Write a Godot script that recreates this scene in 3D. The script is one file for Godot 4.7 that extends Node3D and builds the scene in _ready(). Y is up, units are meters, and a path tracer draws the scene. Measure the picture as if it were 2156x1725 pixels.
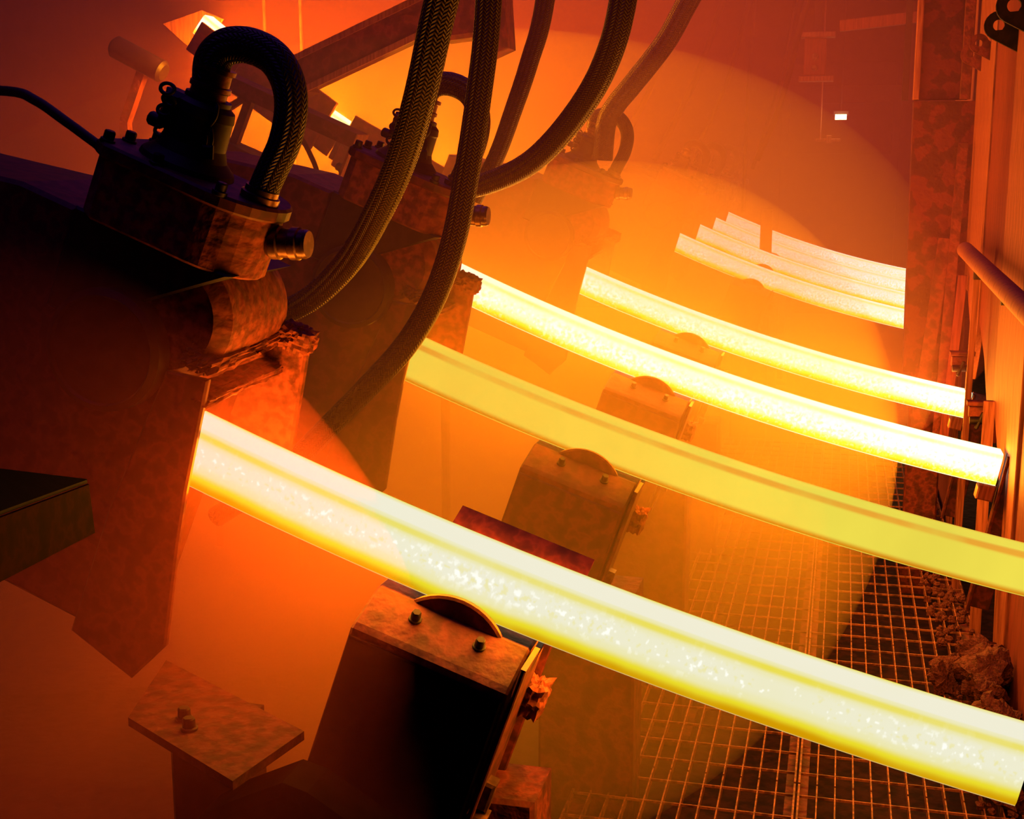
extends Node3D
# Billet caster run-out: eight hot strands leave tilted withdrawal units in dusty air and run over roller stands to the right.
# World: x to the right along the strands, y up (0 = walking grid), strands lie in planes of constant z.

const ARC_R := 10.445            # casting radius
const ARC_X := 2.566             # where the arc is level
const ARC_Y := 0.74
const SIDE := 0.142
const STRAND_Z := [-2.726, -4.261, -5.796, -7.331, -12.546, -14.35, -16.154, -17.958, -7.85]

var rng := RandomNumberGenerator.new()
var noise := FastNoiseLite.new()
var M := {}
var glow_tone := Color(1.0, 0.58, 0.04)

func _ready() -> void:
	rng.seed = 71
	noise.seed = 5
	noise.frequency = 1.0
	_camera_and_air()
	_materials()
	_room()
	_billets()
	_glimpse()
	_units()
	_stands()
	_hoses()
	_grating()
	_right_side()
	_upstream()
	_back_of_hall()
	_debris()
	_haze()

# ------------------------------------------------------------------ camera, air
func _camera_and_air() -> void:
	var cam := Camera3D.new()
	cam.name = "camera"
	cam.position = Vector3(0, 2.2, 0)
	cam.rotation = Vector3(deg_to_rad(-10.78), deg_to_rad(14.04), 0)
	cam.fov = rad_to_deg(2.0 * atan(862.5 / 2759.0))
	cam.near = 0.05
	cam.far = 100.0
	cam.current = true
	add_child(cam)
	var e := Environment.new()
	e.background_mode = Environment.BG_COLOR
	e.background_color = Color(0, 0, 0)
	e.tonemap_mode = Environment.TONE_MAPPER_LINEAR
	e.tonemap_exposure = 1.0
	e.sdfgi_enabled = true
	e.ssao_enabled = true
	e.ssil_enabled = true
	e.volumetric_fog_enabled = true
	e.volumetric_fog_density = 0.0
	e.volumetric_fog_albedo = Color(1.0, 0.75, 0.6)
	e.volumetric_fog_length = 64.0
	var w := WorldEnvironment.new()
	w.name = "world_environment"
	w.environment = e
	add_child(w)

# the fog banks: [centre, size, density, colour, label]
func _haze() -> void:
	var banks := [
		[Vector3(-2.1, 1.2, -10.0), Vector3(5.7, 3.7, 15.2), 0.042, Color(1.0, 0.88, 0.42), "wide orange steam round all the near hot strands"],
		[Vector3(-1.1, 0.9, -6.4), Vector3(2.8, 2.6, 7.4), 0.165, Color(1.0, 0.84, 0.42), "thick orange steam rising between the four nearest hot strands"],
		[Vector3(-3.4, 2.0, -10.4), Vector3(9.6, 5.4, 17.0), 0.052, Color(1.0, 0.57, 0.7), "broad thin smoke filling the hall above the strands"],
		[Vector3(-2.15, 0.8, -2.55), Vector3(2.75, 2.6, 1.7), 0.27, Color(1.0, 0.5, 0.45), "low red steam drifting in front of the nearest unit's foot"],
	]
	for b in banks:
		var f := FogVolume.new()
		f.name = "steam_cloud"
		f.shape = RenderingServer.FOG_VOLUME_SHAPE_ELLIPSOID
		f.position = b[0]
		f.size = b[1]
		var m := FogMaterial.new()
		m.density = b[2]
		m.albedo = b[3]
		m.edge_fade = 0.3
		f.material = m
		f.set_meta("kind", "stuff")
		f.set_meta("label", b[4])
		f.set_meta("category", "steam")
		add_child(f, true)

# ------------------------------------------------------------------ materials
func _noise_tex(freq: float, octaves: int, ramp: Array, sd: int, kind := FastNoiseLite.TYPE_SIMPLEX_SMOOTH, size := 512) -> NoiseTexture2D:
	var n := FastNoiseLite.new()
	n.noise_type = kind
	n.frequency = freq
	n.fractal_octaves = octaves
	n.seed = sd
	var t := NoiseTexture2D.new()
	t.width = size
	t.height = size
	t.seamless = true
	t.noise = n
	if ramp.size():
		var g := Gradient.new()
		var offs := PackedFloat32Array()
		var cols := PackedColorArray()
		for r in ramp:
			offs.append(r[0])
			cols.append(r[1])
		g.offsets = offs
		g.colors = cols
		t.color_ramp = g
	return t

func _mat(nm: String, col: Color, rough: float, metal: float, tex: Texture2D, scale: float, bump: Texture2D = null, bump_cm := 0.0) -> StandardMaterial3D:
	var m := StandardMaterial3D.new()
	m.resource_name = nm
	m.albedo_color = col
	m.roughness = rough
	m.metallic = metal
	m.metallic_specular = 0.4
	m.uv1_triplanar = true
	m.uv1_world_triplanar = false
	m.uv1_scale = Vector3.ONE * scale
	if tex:
		m.albedo_texture = tex
	if bump:
		m.heightmap_enabled = true
		m.heightmap_texture = bump
		m.heightmap_scale = bump_cm
	M[nm] = m
	return m

func _materials() -> void:
	var mott := _noise_tex(0.012, 5, [[0.0, Color(0.45, 0.4, 0.4)], [0.45, Color(0.75, 0.72, 0.7)], [0.6, Color(1, 0.95, 0.9)], [1.0, Color(0.6, 0.5, 0.5)]], 3)
	var crust := _noise_tex(0.03, 5, [[0.0, Color(0.5, 0.42, 0.42)], [0.4, Color(0.72, 0.64, 0.62)], [0.6, Color(0.95, 0.88, 0.84)], [1.0, Color(1, 1, 1)]], 8)
	var streak := _noise_tex(0.02, 4, [[0.0, Color(0.55, 0.45, 0.45)], [0.5, Color(0.85, 0.8, 0.8)], [1.0, Color(1, 1, 1)]], 13)
	var peel := _noise_tex(0.01, 4, [[0.0, Color(0.55, 0.45, 0.5)], [0.47, Color(0.62, 0.5, 0.54)], [0.55, Color(0.95, 0.8, 0.8)], [1.0, Color(0.8, 0.65, 0.7)]], 21)
	var hgt := _noise_tex(0.03, 5, [], 34)
	_mat("rust", Color(0.42, 0.17, 0.16), 0.75, 0.0, mott, 1.6, hgt, 0.3)
	_mat("rust_plate", Color(0.38, 0.15, 0.15), 0.6, 0.15, mott, 2.2)
	_mat("crusted", Color(0.48, 0.22, 0.19), 0.85, 0.0, crust, 1.6, hgt, 0.5)
	_mat("black_iron", Color(0.15, 0.09, 0.09), 0.55, 0.3, mott, 2.0)
	_mat("dull_rust", Color(0.17, 0.045, 0.06), 0.95, 0.0, mott, 2.2)
	M["dull_rust"].metallic_specular = 0.1
	_mat("sole", Color(0.3, 0.11, 0.11), 0.9, 0.0, crust, 1.3, hgt, 0.4)
	_mat("shade_black", Color(0.07, 0.045, 0.05), 0.75, 0.0, mott, 2.0)  # near-black with the shade already put into the colour
	M["shade_black"].metallic_specular = 0.08
	_mat("bolt_iron", Color(0.13, 0.09, 0.08), 0.5, 0.4, null, 1.0)
	_mat("worn_steel", Color(0.5, 0.36, 0.32), 0.35, 0.7, mott, 3.0)
	_mat("board", Color(0.62, 0.36, 0.28), 0.7, 0.0, streak, 1.0)
	M["board"].uv1_scale = Vector3(5, 0.35, 5)
	_mat("board_red", Color(0.5, 0.2, 0.18), 0.7, 0.0, streak, 1.0)
	M["board_red"].uv1_scale = Vector3(5, 0.35, 5)
	_mat("peeling", Color(0.36, 0.12, 0.16), 0.8, 0.0, peel, 1.3, hgt, 0.4)
	_mat("grid", Color(0.6, 0.38, 0.3), 0.6, 0.2, mott, 3.0)
	_mat("concrete", Color(0.22, 0.1, 0.09), 0.9, 0.0, crust, 0.7, hgt, 0.6)
	_mat("hall", Color(0.2, 0.08, 0.1), 0.9, 0.0, mott, 0.3)
	_mat("slag", Color(0.4, 0.2, 0.19), 0.85, 0.0, crust, 5.0, hgt, 0.8)
	_braid()
	_hot("hot", 0)
	_hot("warm", 1)
	_hot("white", 2)
	M["far_white"] = M["white"].duplicate()
	M["far_white"].resource_name = "far_white"
	M["far_white"].emission_energy_multiplier = 2.1

func _braid() -> void:
	# plaited steel-wire sleeve: herringbone of short strands; u runs round the hose, v along it
	var n := 64
	var a := Image.create(n, n, false, Image.FORMAT_RGB8)
	var h := Image.create(n, n, false, Image.FORMAT_RGB8)
	for y in n:
		for x in n:
			var col := int(x / 16)
			var sgn := 1.0 if col % 2 == 0 else -1.0
			var fx := (x % 16) / 16.0
			var fy := fposmod(y / 16.0 + sgn * fx * 0.9 + (0.5 if col % 2 else 0.0), 1.0)
			var b := pow(sin(PI * fy), 0.8) * pow(sin(PI * (fx * 0.86 + 0.07)), 0.3)
			h.set_pixel(x, y, Color(b, b, b))
			var t := 0.45 + 0.55 * b
			a.set_pixel(x, y, Color(t, t * 0.97, t * 0.95))
	var ta := ImageTexture.create_from_image(a)
	var th := ImageTexture.create_from_image(h)
	var m := StandardMaterial3D.new()
	m.resource_name = "braid"
	m.albedo_color = Color(0.2, 0.085, 0.1)
	m.albedo_texture = ta
	m.roughness = 0.5
	m.metallic = 0.35
	m.heightmap_enabled = true
	m.heightmap_texture = th
	m.heightmap_scale = 0.5
	m.uv1_scale = Vector3(1, 1, 1)
	M["braid"] = m

func _hot(nm: String, look: int) -> void:
	# heat of the strand round its section (v: 0 lower front corner ... front face ... upper front corner ... top ... back ... bottom) with cooler corners and scale flecks
	var W := 1024
	var H := 128
	var im := Image.create(W, H, false, Image.FORMAT_RGBF)
	var f := FastNoiseLite.new()
	f.seed = 90 + look
	f.frequency = 0.05
	f.fractal_octaves = 3
	var big := FastNoiseLite.new()
	big.seed = 17 + look
	big.frequency = 0.006
	for y in H:
		var v := (y + 0.5) / H
		for x in W:
			var k := x / float(W) * TAU
			var cx := cos(k) * W / TAU
			var cy := sin(k) * W / TAU
			var fl := f.get_noise_3d(cx * 2.0, cy * 2.0, y * 3.6)
			var bl := big.get_noise_3d(cx, cy, y * 0.8)
			var c := _heat(v, look, fl, bl)
			im.set_pixel(x, y, c)
	var m := StandardMaterial3D.new()
	m.resource_name = nm
	m.albedo_color = Color(0.2, 0.15, 0.13)
	m.roughness = 0.8
	m.emission_enabled = true
	m.emission = Color.WHITE
	m.emission_operator = BaseMaterial3D.EMISSION_OP_MULTIPLY
	m.emission_texture = ImageTexture.create_from_image(im)
	m.emission_energy_multiplier = [1.06, 1.0, 1.9][look]
	M[nm] = m

func _heat(v: float, look: int, fl: float, bl: float) -> Color:
	# linear radiance: deep orange, yellow, cream, white by rising heat
	var t := 0.0
	var q := fposmod(v, 0.25) / 0.25
	var face := int(v / 0.25)
	if face == 0:      # front face, from lower corner (0) to upper corner (1)
		t = smoothstep(-0.02, 0.55, q) * 0.66 + 0.27
		t -= 0.28 * exp(-pow((q - 0.97) / 0.07, 2.0)) + 0.1 * smoothstep(0.75, 0.95, q)
	elif face == 1:    # top face
		t = 0.98 - 0.5 * smoothstep(0.7, 1.0, q)
		t -= 0.3 * exp(-pow(q / 0.06, 2.0))
	else:
		t = 0.7
	var c: Color
	if look == 1:
		var d := 0.0
		if face == 0:
			d = exp(-pow((q - 0.97) / 0.045, 2.0))
		elif face == 1:
			d = exp(-pow(q / 0.05, 2.0))
		var e := smoothstep(0.0, 0.16, q) if face == 0 else 1.0
		c = Color(0.62, 0.2, 0.0).lerp(Color(0.78, 0.68, 0.07), e)
		c = c.lerp(Color(0.76, 0.36, 0.03), clampf(d * (0.9 + 1.2 * bl), 0, 1))
		if face == 1:
			c = c.lerp(Color(0.74, 0.42, 0.03), smoothstep(0.72, 1.0, q))
		return c * (1.0 + 0.1 * bl)
	if look == 2:
		t += 0.06
	t += 0.10 * bl
	var band := exp(-pow((q - 0.62) / 0.2, 2.0)) if face == 0 else 0.0
	if look == 2:
		band = exp(-pow((q - 0.5) / 0.3, 2.0)) if face == 0 else 0.0
	var thr := 0.30 if look == 0 else 0.2
	var fleck := smoothstep(thr, thr + 0.12, fl + bl * (0.3 if look == 0 else 0.1)) * band
	var fl2 := smoothstep(thr, thr + 0.1, -fl + bl * 0.3) * band
	c = Color(0.62, 0.3, 0.0)
	c = c.lerp(Color(0.78, 0.67, 0.02), smoothstep(0.25, 0.45, t))
	c = c.lerp(Color(0.80, 0.76, 0.42), smoothstep(0.45, 0.75, t))
	c = c.lerp(Color(0.82, 0.80, 0.62), smoothstep(0.75, 0.98, t))
	c = c.lerp(Color(1.0, 1.0, 0.9), fl2 * 0.9)
	c = c.lerp(Color(0.80, 0.74, 0.3), fleck * (0.7 if look == 0 else 0.8))
	return c

# ------------------------------------------------------------------ mesh helpers
func _st() -> SurfaceTool:
	var st := SurfaceTool.new()
	st.begin(Mesh.PRIMITIVE_TRIANGLES)
	return st

func _v(st: SurfaceTool, p: Vector3, n: Vector3, uv: Vector2) -> void:
	st.set_normal(n)
	st.set_uv(uv)
	st.add_vertex(p)

func tri(st: SurfaceTool, a: Vector3, b: Vector3, c: Vector3, na: Vector3, nb: Vector3, nc: Vector3, ua := Vector2.ZERO, ub := Vector2.ZERO, uc := Vector2.ZERO) -> void:
	if (b - a).cross(c - a).dot(na + nb + nc) > 0.0:
		_v(st, a, na, ua); _v(st, c, nc, uc); _v(st, b, nb, ub)
	else:
		_v(st, a, na, ua); _v(st, b, nb, ub); _v(st, c, nc, uc)

func quad(st: SurfaceTool, a: Vector3, b: Vector3, c: Vector3, d: Vector3, n: Vector3) -> void:
	tri(st, a, b, c, n, n, n)
	tri(st, a, c, d, n, n, n)

func quad_out(st: SurfaceTool, a: Vector3, b: Vector3, c: Vector3, d: Vector3, centre: Vector3) -> void:
	var n := (c - a).cross(d - b).normalized()
	if n.dot((a + b + c + d) * 0.25 - centre) < 0.0:
		n = -n
	quad(st, a, b, c, d, n)

func _inset(poly: PackedVector2Array, d: float) -> PackedVector2Array:
	var out := PackedVector2Array()
	var n := poly.size()
	for i in n:
		var p := poly[i]
		var e0 := (p - poly[(i + n - 1) % n]).normalized()
		var e1 := (poly[(i + 1) % n] - p).normalized()
		var n0 := Vector2(-e0.y, e0.x)
		var n1 := Vector2(-e1.y, e1.x)
		var k := 1.0 + n0.dot(n1)
		out.append(p + (n0 + n1) * (d / maxf(k, 0.25)))
	return out

# extrude a polygon (x, y) along z from h0 to h1 with bevelled rims
func prism(st: SurfaceTool, pts: Array, h0: float, h1: float, bev := 0.004, xf := Transform3D.IDENTITY, smooth := false) -> void:
	var poly := PackedVector2Array(pts)
	if Geometry2D.is_polygon_clockwise(poly):
		poly.reverse()
	if h0 > h1:
		var t := h0
		h0 = h1
		h1 = t
	var ins := _inset(poly, bev)
	var n := poly.size()
	var B := xf.basis.orthonormalized()
	var nrm := PackedVector2Array()
	for i in n:
		var e := (poly[(i + 1) % n] - poly[i]).normalized()
		nrm.append(Vector2(e.y, -e.x))
	for i in n:
		var j := (i + 1) % n
		var na := nrm[i]
		var nb := nrm[i]
		if smooth:
			na = (nrm[i] + nrm[(i + n - 1) % n]).normalized()
			nb = (nrm[i] + nrm[j]).normalized()
		var A := B * Vector3(na.x, na.y, 0)
		var C := B * Vector3(nb.x, nb.y, 0)
		var lo0 := xf * Vector3(poly[i].x, poly[i].y, h0 + bev)
		var lo1 := xf * Vector3(poly[j].x, poly[j].y, h0 + bev)
		var hi0 := xf * Vector3(poly[i].x, poly[i].y, h1 - bev)
		var hi1 := xf * Vector3(poly[j].x, poly[j].y, h1 - bev)
		tri(st, lo0, lo1, hi1, A, C, C)
		tri(st, lo0, hi1, hi0, A, C, A)
		var up := B * Vector3(0, 0, 1)
		var t0 := xf * Vector3(ins[i].x, ins[i].y, h1)
		var t1 := xf * Vector3(ins[j].x, ins[j].y, h1)
		var b0 := xf * Vector3(ins[i].x, ins[i].y, h0)
		var b1 := xf * Vector3(ins[j].x, ins[j].y, h0)
		var mu := (A + up).normalized()
		var md := (A - up).normalized()
		tri(st, hi0, hi1, t1, mu, mu, mu)
		tri(st, hi0, t1, t0, mu, mu, mu)
		tri(st, lo0, lo1, b1, md, md, md)
		tri(st, lo0, b1, b0, md, md, md)
	var idx := Geometry2D.triangulate_polygon(ins)
	for k in range(0, idx.size(), 3):
		var U := B * Vector3(0, 0, 1)
		var p0 := ins[idx[k]]
		var p1 := ins[idx[k + 1]]
		var p2 := ins[idx[k + 2]]
		tri(st, xf * Vector3(p0.x, p0.y, h1), xf * Vector3(p1.x, p1.y, h1), xf * Vector3(p2.x, p2.y, h1), U, U, U)
		tri(st, xf * Vector3(p0.x, p0.y, h0), xf * Vector3(p1.x, p1.y, h0), xf * Vector3(p2.x, p2.y, h0), -U, -U, -U)

func bx(st: SurfaceTool, c: Vector3, s: Vector3, bev := 0.004, basis := Basis.IDENTITY) -> void:
	var x := s.x / 2
	var y := s.y / 2
	prism(st, [Vector2(-x, -y), Vector2(x, -y), Vector2(x, y), Vector2(-x, y)], -s.z / 2, s.z / 2, minf(bev, minf(x, minf(y, s.z / 2)) * 0.6), Transform3D(basis, c))

# bar from a to b with a w x h section; 'up' steers its height side
func bar(st: SurfaceTool, a: Vector3, b: Vector3, w: float, h: float, up := Vector3.UP, bev := 0.003) -> void:
	var z := (b - a).normalized()
	var x := up.cross(z)
	if x.length() < 0.01:
		x = Vector3.RIGHT
	x = x.normalized()
	bx(st, (a + b) / 2, Vector3(w, h, a.distance_to(b)), bev, Basis(x, z.cross(x), z))

# solid of eight corners: lower ring a..d, upper ring e..h
func hexa(st: SurfaceTool, p: Array) -> void:
	var c := Vector3.ZERO
	for q in p:
		c += q / 8.0
	for f in [[0, 1, 2, 3], [4, 5, 6, 7], [0, 1, 5, 4], [1, 2, 6, 5], [2, 3, 7, 6], [3, 0, 4, 7]]:
		quad_out(st, p[f[0]], p[f[1]], p[f[2]], p[f[3]], c)

# profile of (radius, height) turned about the y axis of xf
func lathe(st: SurfaceTool, prof: Array, seg := 32, xf := Transform3D.IDENTITY) -> void:
	var B := xf.basis.orthonormalized()
	for k in prof.size() - 1:
		var p: Vector2 = prof[k]
		var q: Vector2 = prof[k + 1]
		var d := (q - p).normalized()
		var nn := Vector2(d.y, -d.x)
		for i in seg:
			var a0 := TAU * i / seg
			var a1 := TAU * (i + 1) / seg
			var d0 := Vector3(cos(a0), 0, sin(a0))
			var d1 := Vector3(cos(a1), 0, sin(a1))
			var n0 := B * (d0 * nn.x + Vector3(0, nn.y, 0))
			var n1 := B * (d1 * nn.x + Vector3(0, nn.y, 0))
			var A := xf * (d0 * p.x + Vector3(0, p.y, 0))
			var C := xf * (d1 * p.x + Vector3(0, p.y, 0))
			var D := xf * (d1 * q.x + Vector3(0, q.y, 0))
			var E := xf * (d0 * q.x + Vector3(0, q.y, 0))
			if p.x > 1e-5:
				tri(st, A, C, D, n0, n1, n1)
			if q.x > 1e-5:
				tri(st, A, D, E, n0, n1, n0)

func cyl(st: SurfaceTool, a: Vector3, b: Vector3, r: float, seg := 20, bev := 0.003) -> void:
	var y := (b - a).normalized()
	var x := y.cross(Vector3(0.31, 0.2, 0.93)).normalized()
	var L := a.distance_to(b)
	bev = minf(bev, minf(r, L / 2) * 0.5)
	lathe(st, [Vector2(0, 0), Vector2(r - bev, 0), Vector2(r, bev), Vector2(r, L - bev), Vector2(r - bev, L), Vector2(0, L)], seg, Transform3D(Basis(x, y, x.cross(y)), a))

func hexbolt(st: SurfaceTool, base: Vector3, up: Vector3, r: float, h: float) -> void:
	var x := up.cross(Vector3(0.31, 0.2, 0.93)).normalized()
	cyl(st, base - up * h * 0.2, base + up * h * 0.22, r * 1.35, 14, 0.001)
	lathe(st, [Vector2(r, 0), Vector2(r, h * 0.86), Vector2(r * 0.85, h), Vector2(0, h)], 6, Transform3D(Basis(x, up, x.cross(up)), base))

func spline(pts: Array, per := 8) -> PackedVector3Array:
	var out := PackedVector3Array()
	var n := pts.size()
	for i in n - 1:
		var p0: Vector3 = pts[maxi(i - 1, 0)]
		var p1: Vector3 = pts[i]
		var p2: Vector3 = pts[i + 1]
		var p3: Vector3 = pts[mini(i + 2, n - 1)]
		for k in per:
			out.append(p1.cubic_interpolate(p2, p0, p3, k / float(per)))
	out.append(pts[n - 1])
	return out

# round tube along points; r0 -> r1; uv: x round (4 plait columns per turn), y along
func tube(st: SurfaceTool, pts: Array, r0: float, r1 := -1.0, sides := 20, per := 8, uvs := Vector2(4, 40)) -> void:
	if r1 < 0:
		r1 = r0
	var path := spline(pts, per)
	var n := path.size()
	var t0 := (path[1] - path[0]).normalized()
	var x := t0.cross(Vector3(0.13, 0.21, 0.96)).normalized()
	var rings := []
	var along := 0.0
	for i in n:
		var t := (path[mini(i + 1, n - 1)] - path[maxi(i - 1, 0)]).normalized()
		x = (x - t * x.dot(t)).normalized()
		var y := t.cross(x)
		var r := lerpf(r0, r1, i / float(n - 1))
		var ring := []
		for k in sides + 1:
			var a := TAU * k / sides
			var d := x * cos(a) + y * sin(a)
			ring.append([path[i] + d * r, d, Vector2(uvs.x * k / sides, along * uvs.y)])
		rings.append([ring, t])
		if i < n - 1:
			along += path[i].distance_to(path[i + 1])
	for i in n - 1:
		var A: Array = rings[i][0]
		var C: Array = rings[i + 1][0]
		for k in sides:
			tri(st, A[k][0], A[k + 1][0], C[k + 1][0], A[k][1], A[k + 1][1], C[k + 1][1], A[k][2], A[k + 1][2], C[k + 1][2])
			tri(st, A[k][0], C[k + 1][0], C[k][0], A[k][1], C[k + 1][1], C[k][1], A[k][2], C[k + 1][2], C[k][2])
	for e in [0, n - 1]:
		var ring: Array = rings[e][0]
		var nn: Vector3 = rings[e][1] * (-1.0 if e == 0 else 1.0)
		for k in sides:
			tri(st, path[e], ring[k][0], ring[k + 1][0], nn, nn, nn)

# rough lump: a rounded block knocked out of shape by noise
func lump(st: SurfaceTool, c: Vector3, half: Vector3, amp: float, sd: float, basis := Basis.IDENTITY, seg := 14, boxy := 0.6, fine := 3.0) -> void:
	var P := []
	for i in seg + 1:
		var th := PI * i / seg
		var row := []
		for j in seg * 2:
			var ph := TAU * j / (seg * 2)
			var d := Vector3(sin(th) * cos(ph), cos(th), sin(th) * sin(ph))
			var mx := maxf(absf(d.x), maxf(absf(d.y), absf(d.z)))
			var p := d.lerp(d / mx, boxy) * (1.0 - 0.15 * boxy)
			var w := 1.0 + amp * noise.get_noise_3d(d.x * fine + sd * 7.3, d.y * fine, d.z * fine) + amp * 0.5 * noise.get_noise_3d(d.x * fine * 3 + sd, d.y * fine * 3, d.z * fine * 3)
			row.append(c + basis * (p * half * w))
		P.append(row)
	for i in seg:
		for j in seg * 2:
			var j2 := (j + 1) % (seg * 2)
			quad_out(st, P[i][j], P[i][j2], P[i + 1][j2], P[i + 1][j], c)

func part(nm: String, st: SurfaceTool, mat: String, parent: Node, label := "") -> MeshInstance3D:
	var o := MeshInstance3D.new()
	o.name = nm
	o.mesh = st.commit()
	o.material_override = M[mat]
	o.cast_shadow = GeometryInstance3D.SHADOW_CASTING_SETTING_ON
	if label:
		o.set_meta("label", label)
	parent.add_child(o, true)
	return o

func numbered(nm: String) -> String:
	if not has_node(nm):
		return nm
	var k := 1
	while has_node("%s_%03d" % [nm, k]):
		k += 1
	return "%s_%03d" % [nm, k]

func tag(o: Node, label: String, cat: String, group := "") -> Node:
	o.set_meta("label", label)
	o.set_meta("category", cat)
	if group:
		o.set_meta("group", group)
	return o

func thing(nm: String, label: String, cat: String, at := Vector3.ZERO, group := "") -> Node3D:
	var o := Node3D.new()
	o.name = numbered(nm)
	o.position = at
	add_child(o)
	tag(o, label, cat, group)
	return o

func single(nm: String, st: SurfaceTool, mat: String, label: String, cat: String, group := "") -> MeshInstance3D:
	var o := part(numbered(nm), st, mat, self)
	tag(o, label, cat, group)
	return o

func struct(nm: String, st: SurfaceTool, mat: String) -> MeshInstance3D:
	var o := part(nm, st, mat, self)
	o.set_meta("kind", "structure")
	return o

func copy(o: Node3D, label: String, group := "") -> Node3D:
	var c: Node3D = o.duplicate()
	c.name = numbered(String(o.name))
	add_child(c)
	c.set_meta("label", label)
	if group:
		c.set_meta("group", group)
	return c

func arc(x: float, xc := ARC_X, y0 := ARC_Y) -> Vector3:   # x, height, angle
	var th := asin((x - xc) / ARC_R)
	return Vector3(x, y0 + ARC_R * (1.0 - cos(th)), th)

# ------------------------------------------------------------------ room
func _room() -> void:
	var s := _st()
	bx(s, Vector3(-3, -0.75, -9), Vector3(18, 0.5, 34), 0.01)
	struct("floor", s, "concrete")
	s = _st()
	bx(s, Vector3(-3, 8.2, -9), Vector3(18, 0.4, 34), 0.01)
	struct("ceiling", s, "hall")
	s = _st()
	bx(s, Vector3(-3, 3.75, -24.2), Vector3(18, 8.5, 0.4), 0.01)
	struct("wall_back", s, "hall")
	s = _st()
	bx(s, Vector3(-12.2, 3.75, -9), Vector3(0.4, 8.5, 34), 0.01)
	struct("wall_left", s, "hall")
	s = _st()
	bx(s, Vector3(-3, 3.75, 8.2), Vector3(18, 8.5, 0.4), 0.01)
	struct("wall_front", s, "hall")
	s = _st()
	bx(s, Vector3(6.2, 3.75, -9), Vector3(0.4, 8.5, 34), 0.01)
	struct("wall_right", s, "hall")

# added violet fill: unseen glowing panel and lamp overhead, lifting blue in the darks
	s = _st()
	bx(s, Vector3(-2, 7.96, -6), Vector3(3, 0.04, 14), 0.005)
	var m := StandardMaterial3D.new()
	m.resource_name = "fill_panel_glow"
	m.albedo_color = Color(0.3, 0.3, 0.35)
	m.emission_enabled = true
	m.emission = Color(0.5, 0.25, 0.8)
	m.emission_energy_multiplier = 0.3
	M["fill_panel_glow"] = m
	struct("added_fill_panel_1", s, "fill_panel_glow")
	var l := AreaLight3D.new()
	l.name = "added_fill_light"
	l.area_size = Vector2(3, 14)
	l.area_normalize_energy = true
	l.light_energy = 9.0
	l.light_color = Color(0.3, 0.1, 0.85)
	l.area_range = 30.0
	l.area_attenuation = 2.0
	l.shadow_enabled = true
	l.transform = Transform3D(Basis(Vector3(1, 0, 0), -PI / 2), Vector3(-2, 7.9, -6))
	add_child(l)

# ------------------------------------------------------------------ billets
func _billets() -> void:
	_billet(0, -1.47, 0.41, "hot", "nearest and thickest cream-hot strand crossing the bottom of the view", 34.0)
	_billet(1, -1.56, 0.70, "warm", "second strand from the camera, duller yellow with a dark line below its top edge", 14.0)
	_billet(2, -2.0, 0.69, "white", "third strand from the camera, white-hot and flecked with dark scale spots", 40.0)
	_billet(3, -1.62, 0.70, "white", "fourth strand from the camera, slim white-hot, leaving the third withdrawal unit", 40.0)
	_billet(4, -1.62, 0.62, "far_white", "lowest strand of the far group that runs behind the column", 26.0)
	_billet(5, -1.62, 0.70, "far_white", "second strand up in the far group, brightest of them", 26.0)
	_billet(6, -1.62, 0.78, "far_white", "third strand up in the far group, seen as a narrow band", 26.0)
	_billet(8, -3.97, -1.95, "white", "strand far upstream, glimpsed as two short streaks between covers at the upper left", 340.0)
	_billet(7, -1.62, 0.88, "far_white", "topmost and farthest strand of the far group, broken by a dark post", 26.0)

# a strand seen only through gaps between covers, high upstream
func _glimpse() -> void:
	var t := thing("strand_cover", "slanting cover row upstream at the upper left with two glowing gaps", "cover", Vector3(0, 0, -7.85))
	for seg in [[-2.0, -2.99], [-3.11, -3.66]]:
		var s := _st()
		var a := arc(seg[0])
		var b := arc(seg[1])
		bar(s, Vector3(a.x, a.y - 0.02, 0.16), Vector3(b.x, b.y - 0.02, 0.16), 0.03, 0.34, Vector3.UP, 0.008)
		part("cover", s, "rust", t)
	var lo := _st()
	var la := arc(-2.0)
	var lb := arc(-3.97)
	var lm := arc(-3.05)
	bar(lo, Vector3(la.x, la.y - 0.075, 0.13), Vector3(lm.x, lm.y - 0.075, 0.13), 0.02, 0.2, Vector3.UP, 0.004)
	bar(lo, Vector3(lm.x, lm.y - 0.075, 0.13), Vector3(lb.x, lb.y - 0.075, 0.13), 0.02, 0.2, Vector3.UP, 0.004)
	part("lower_sheet", lo, "rust", t)
	for x in [-2.4, -3.4]:
		var s := _st()
		bx(s, Vector3(x, (arc(x).y - 0.7) / 2, 0), Vector3(0.05, arc(x).y + 0.3, 0.05), 0.01)
		part("post", s, "rust", t)

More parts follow.
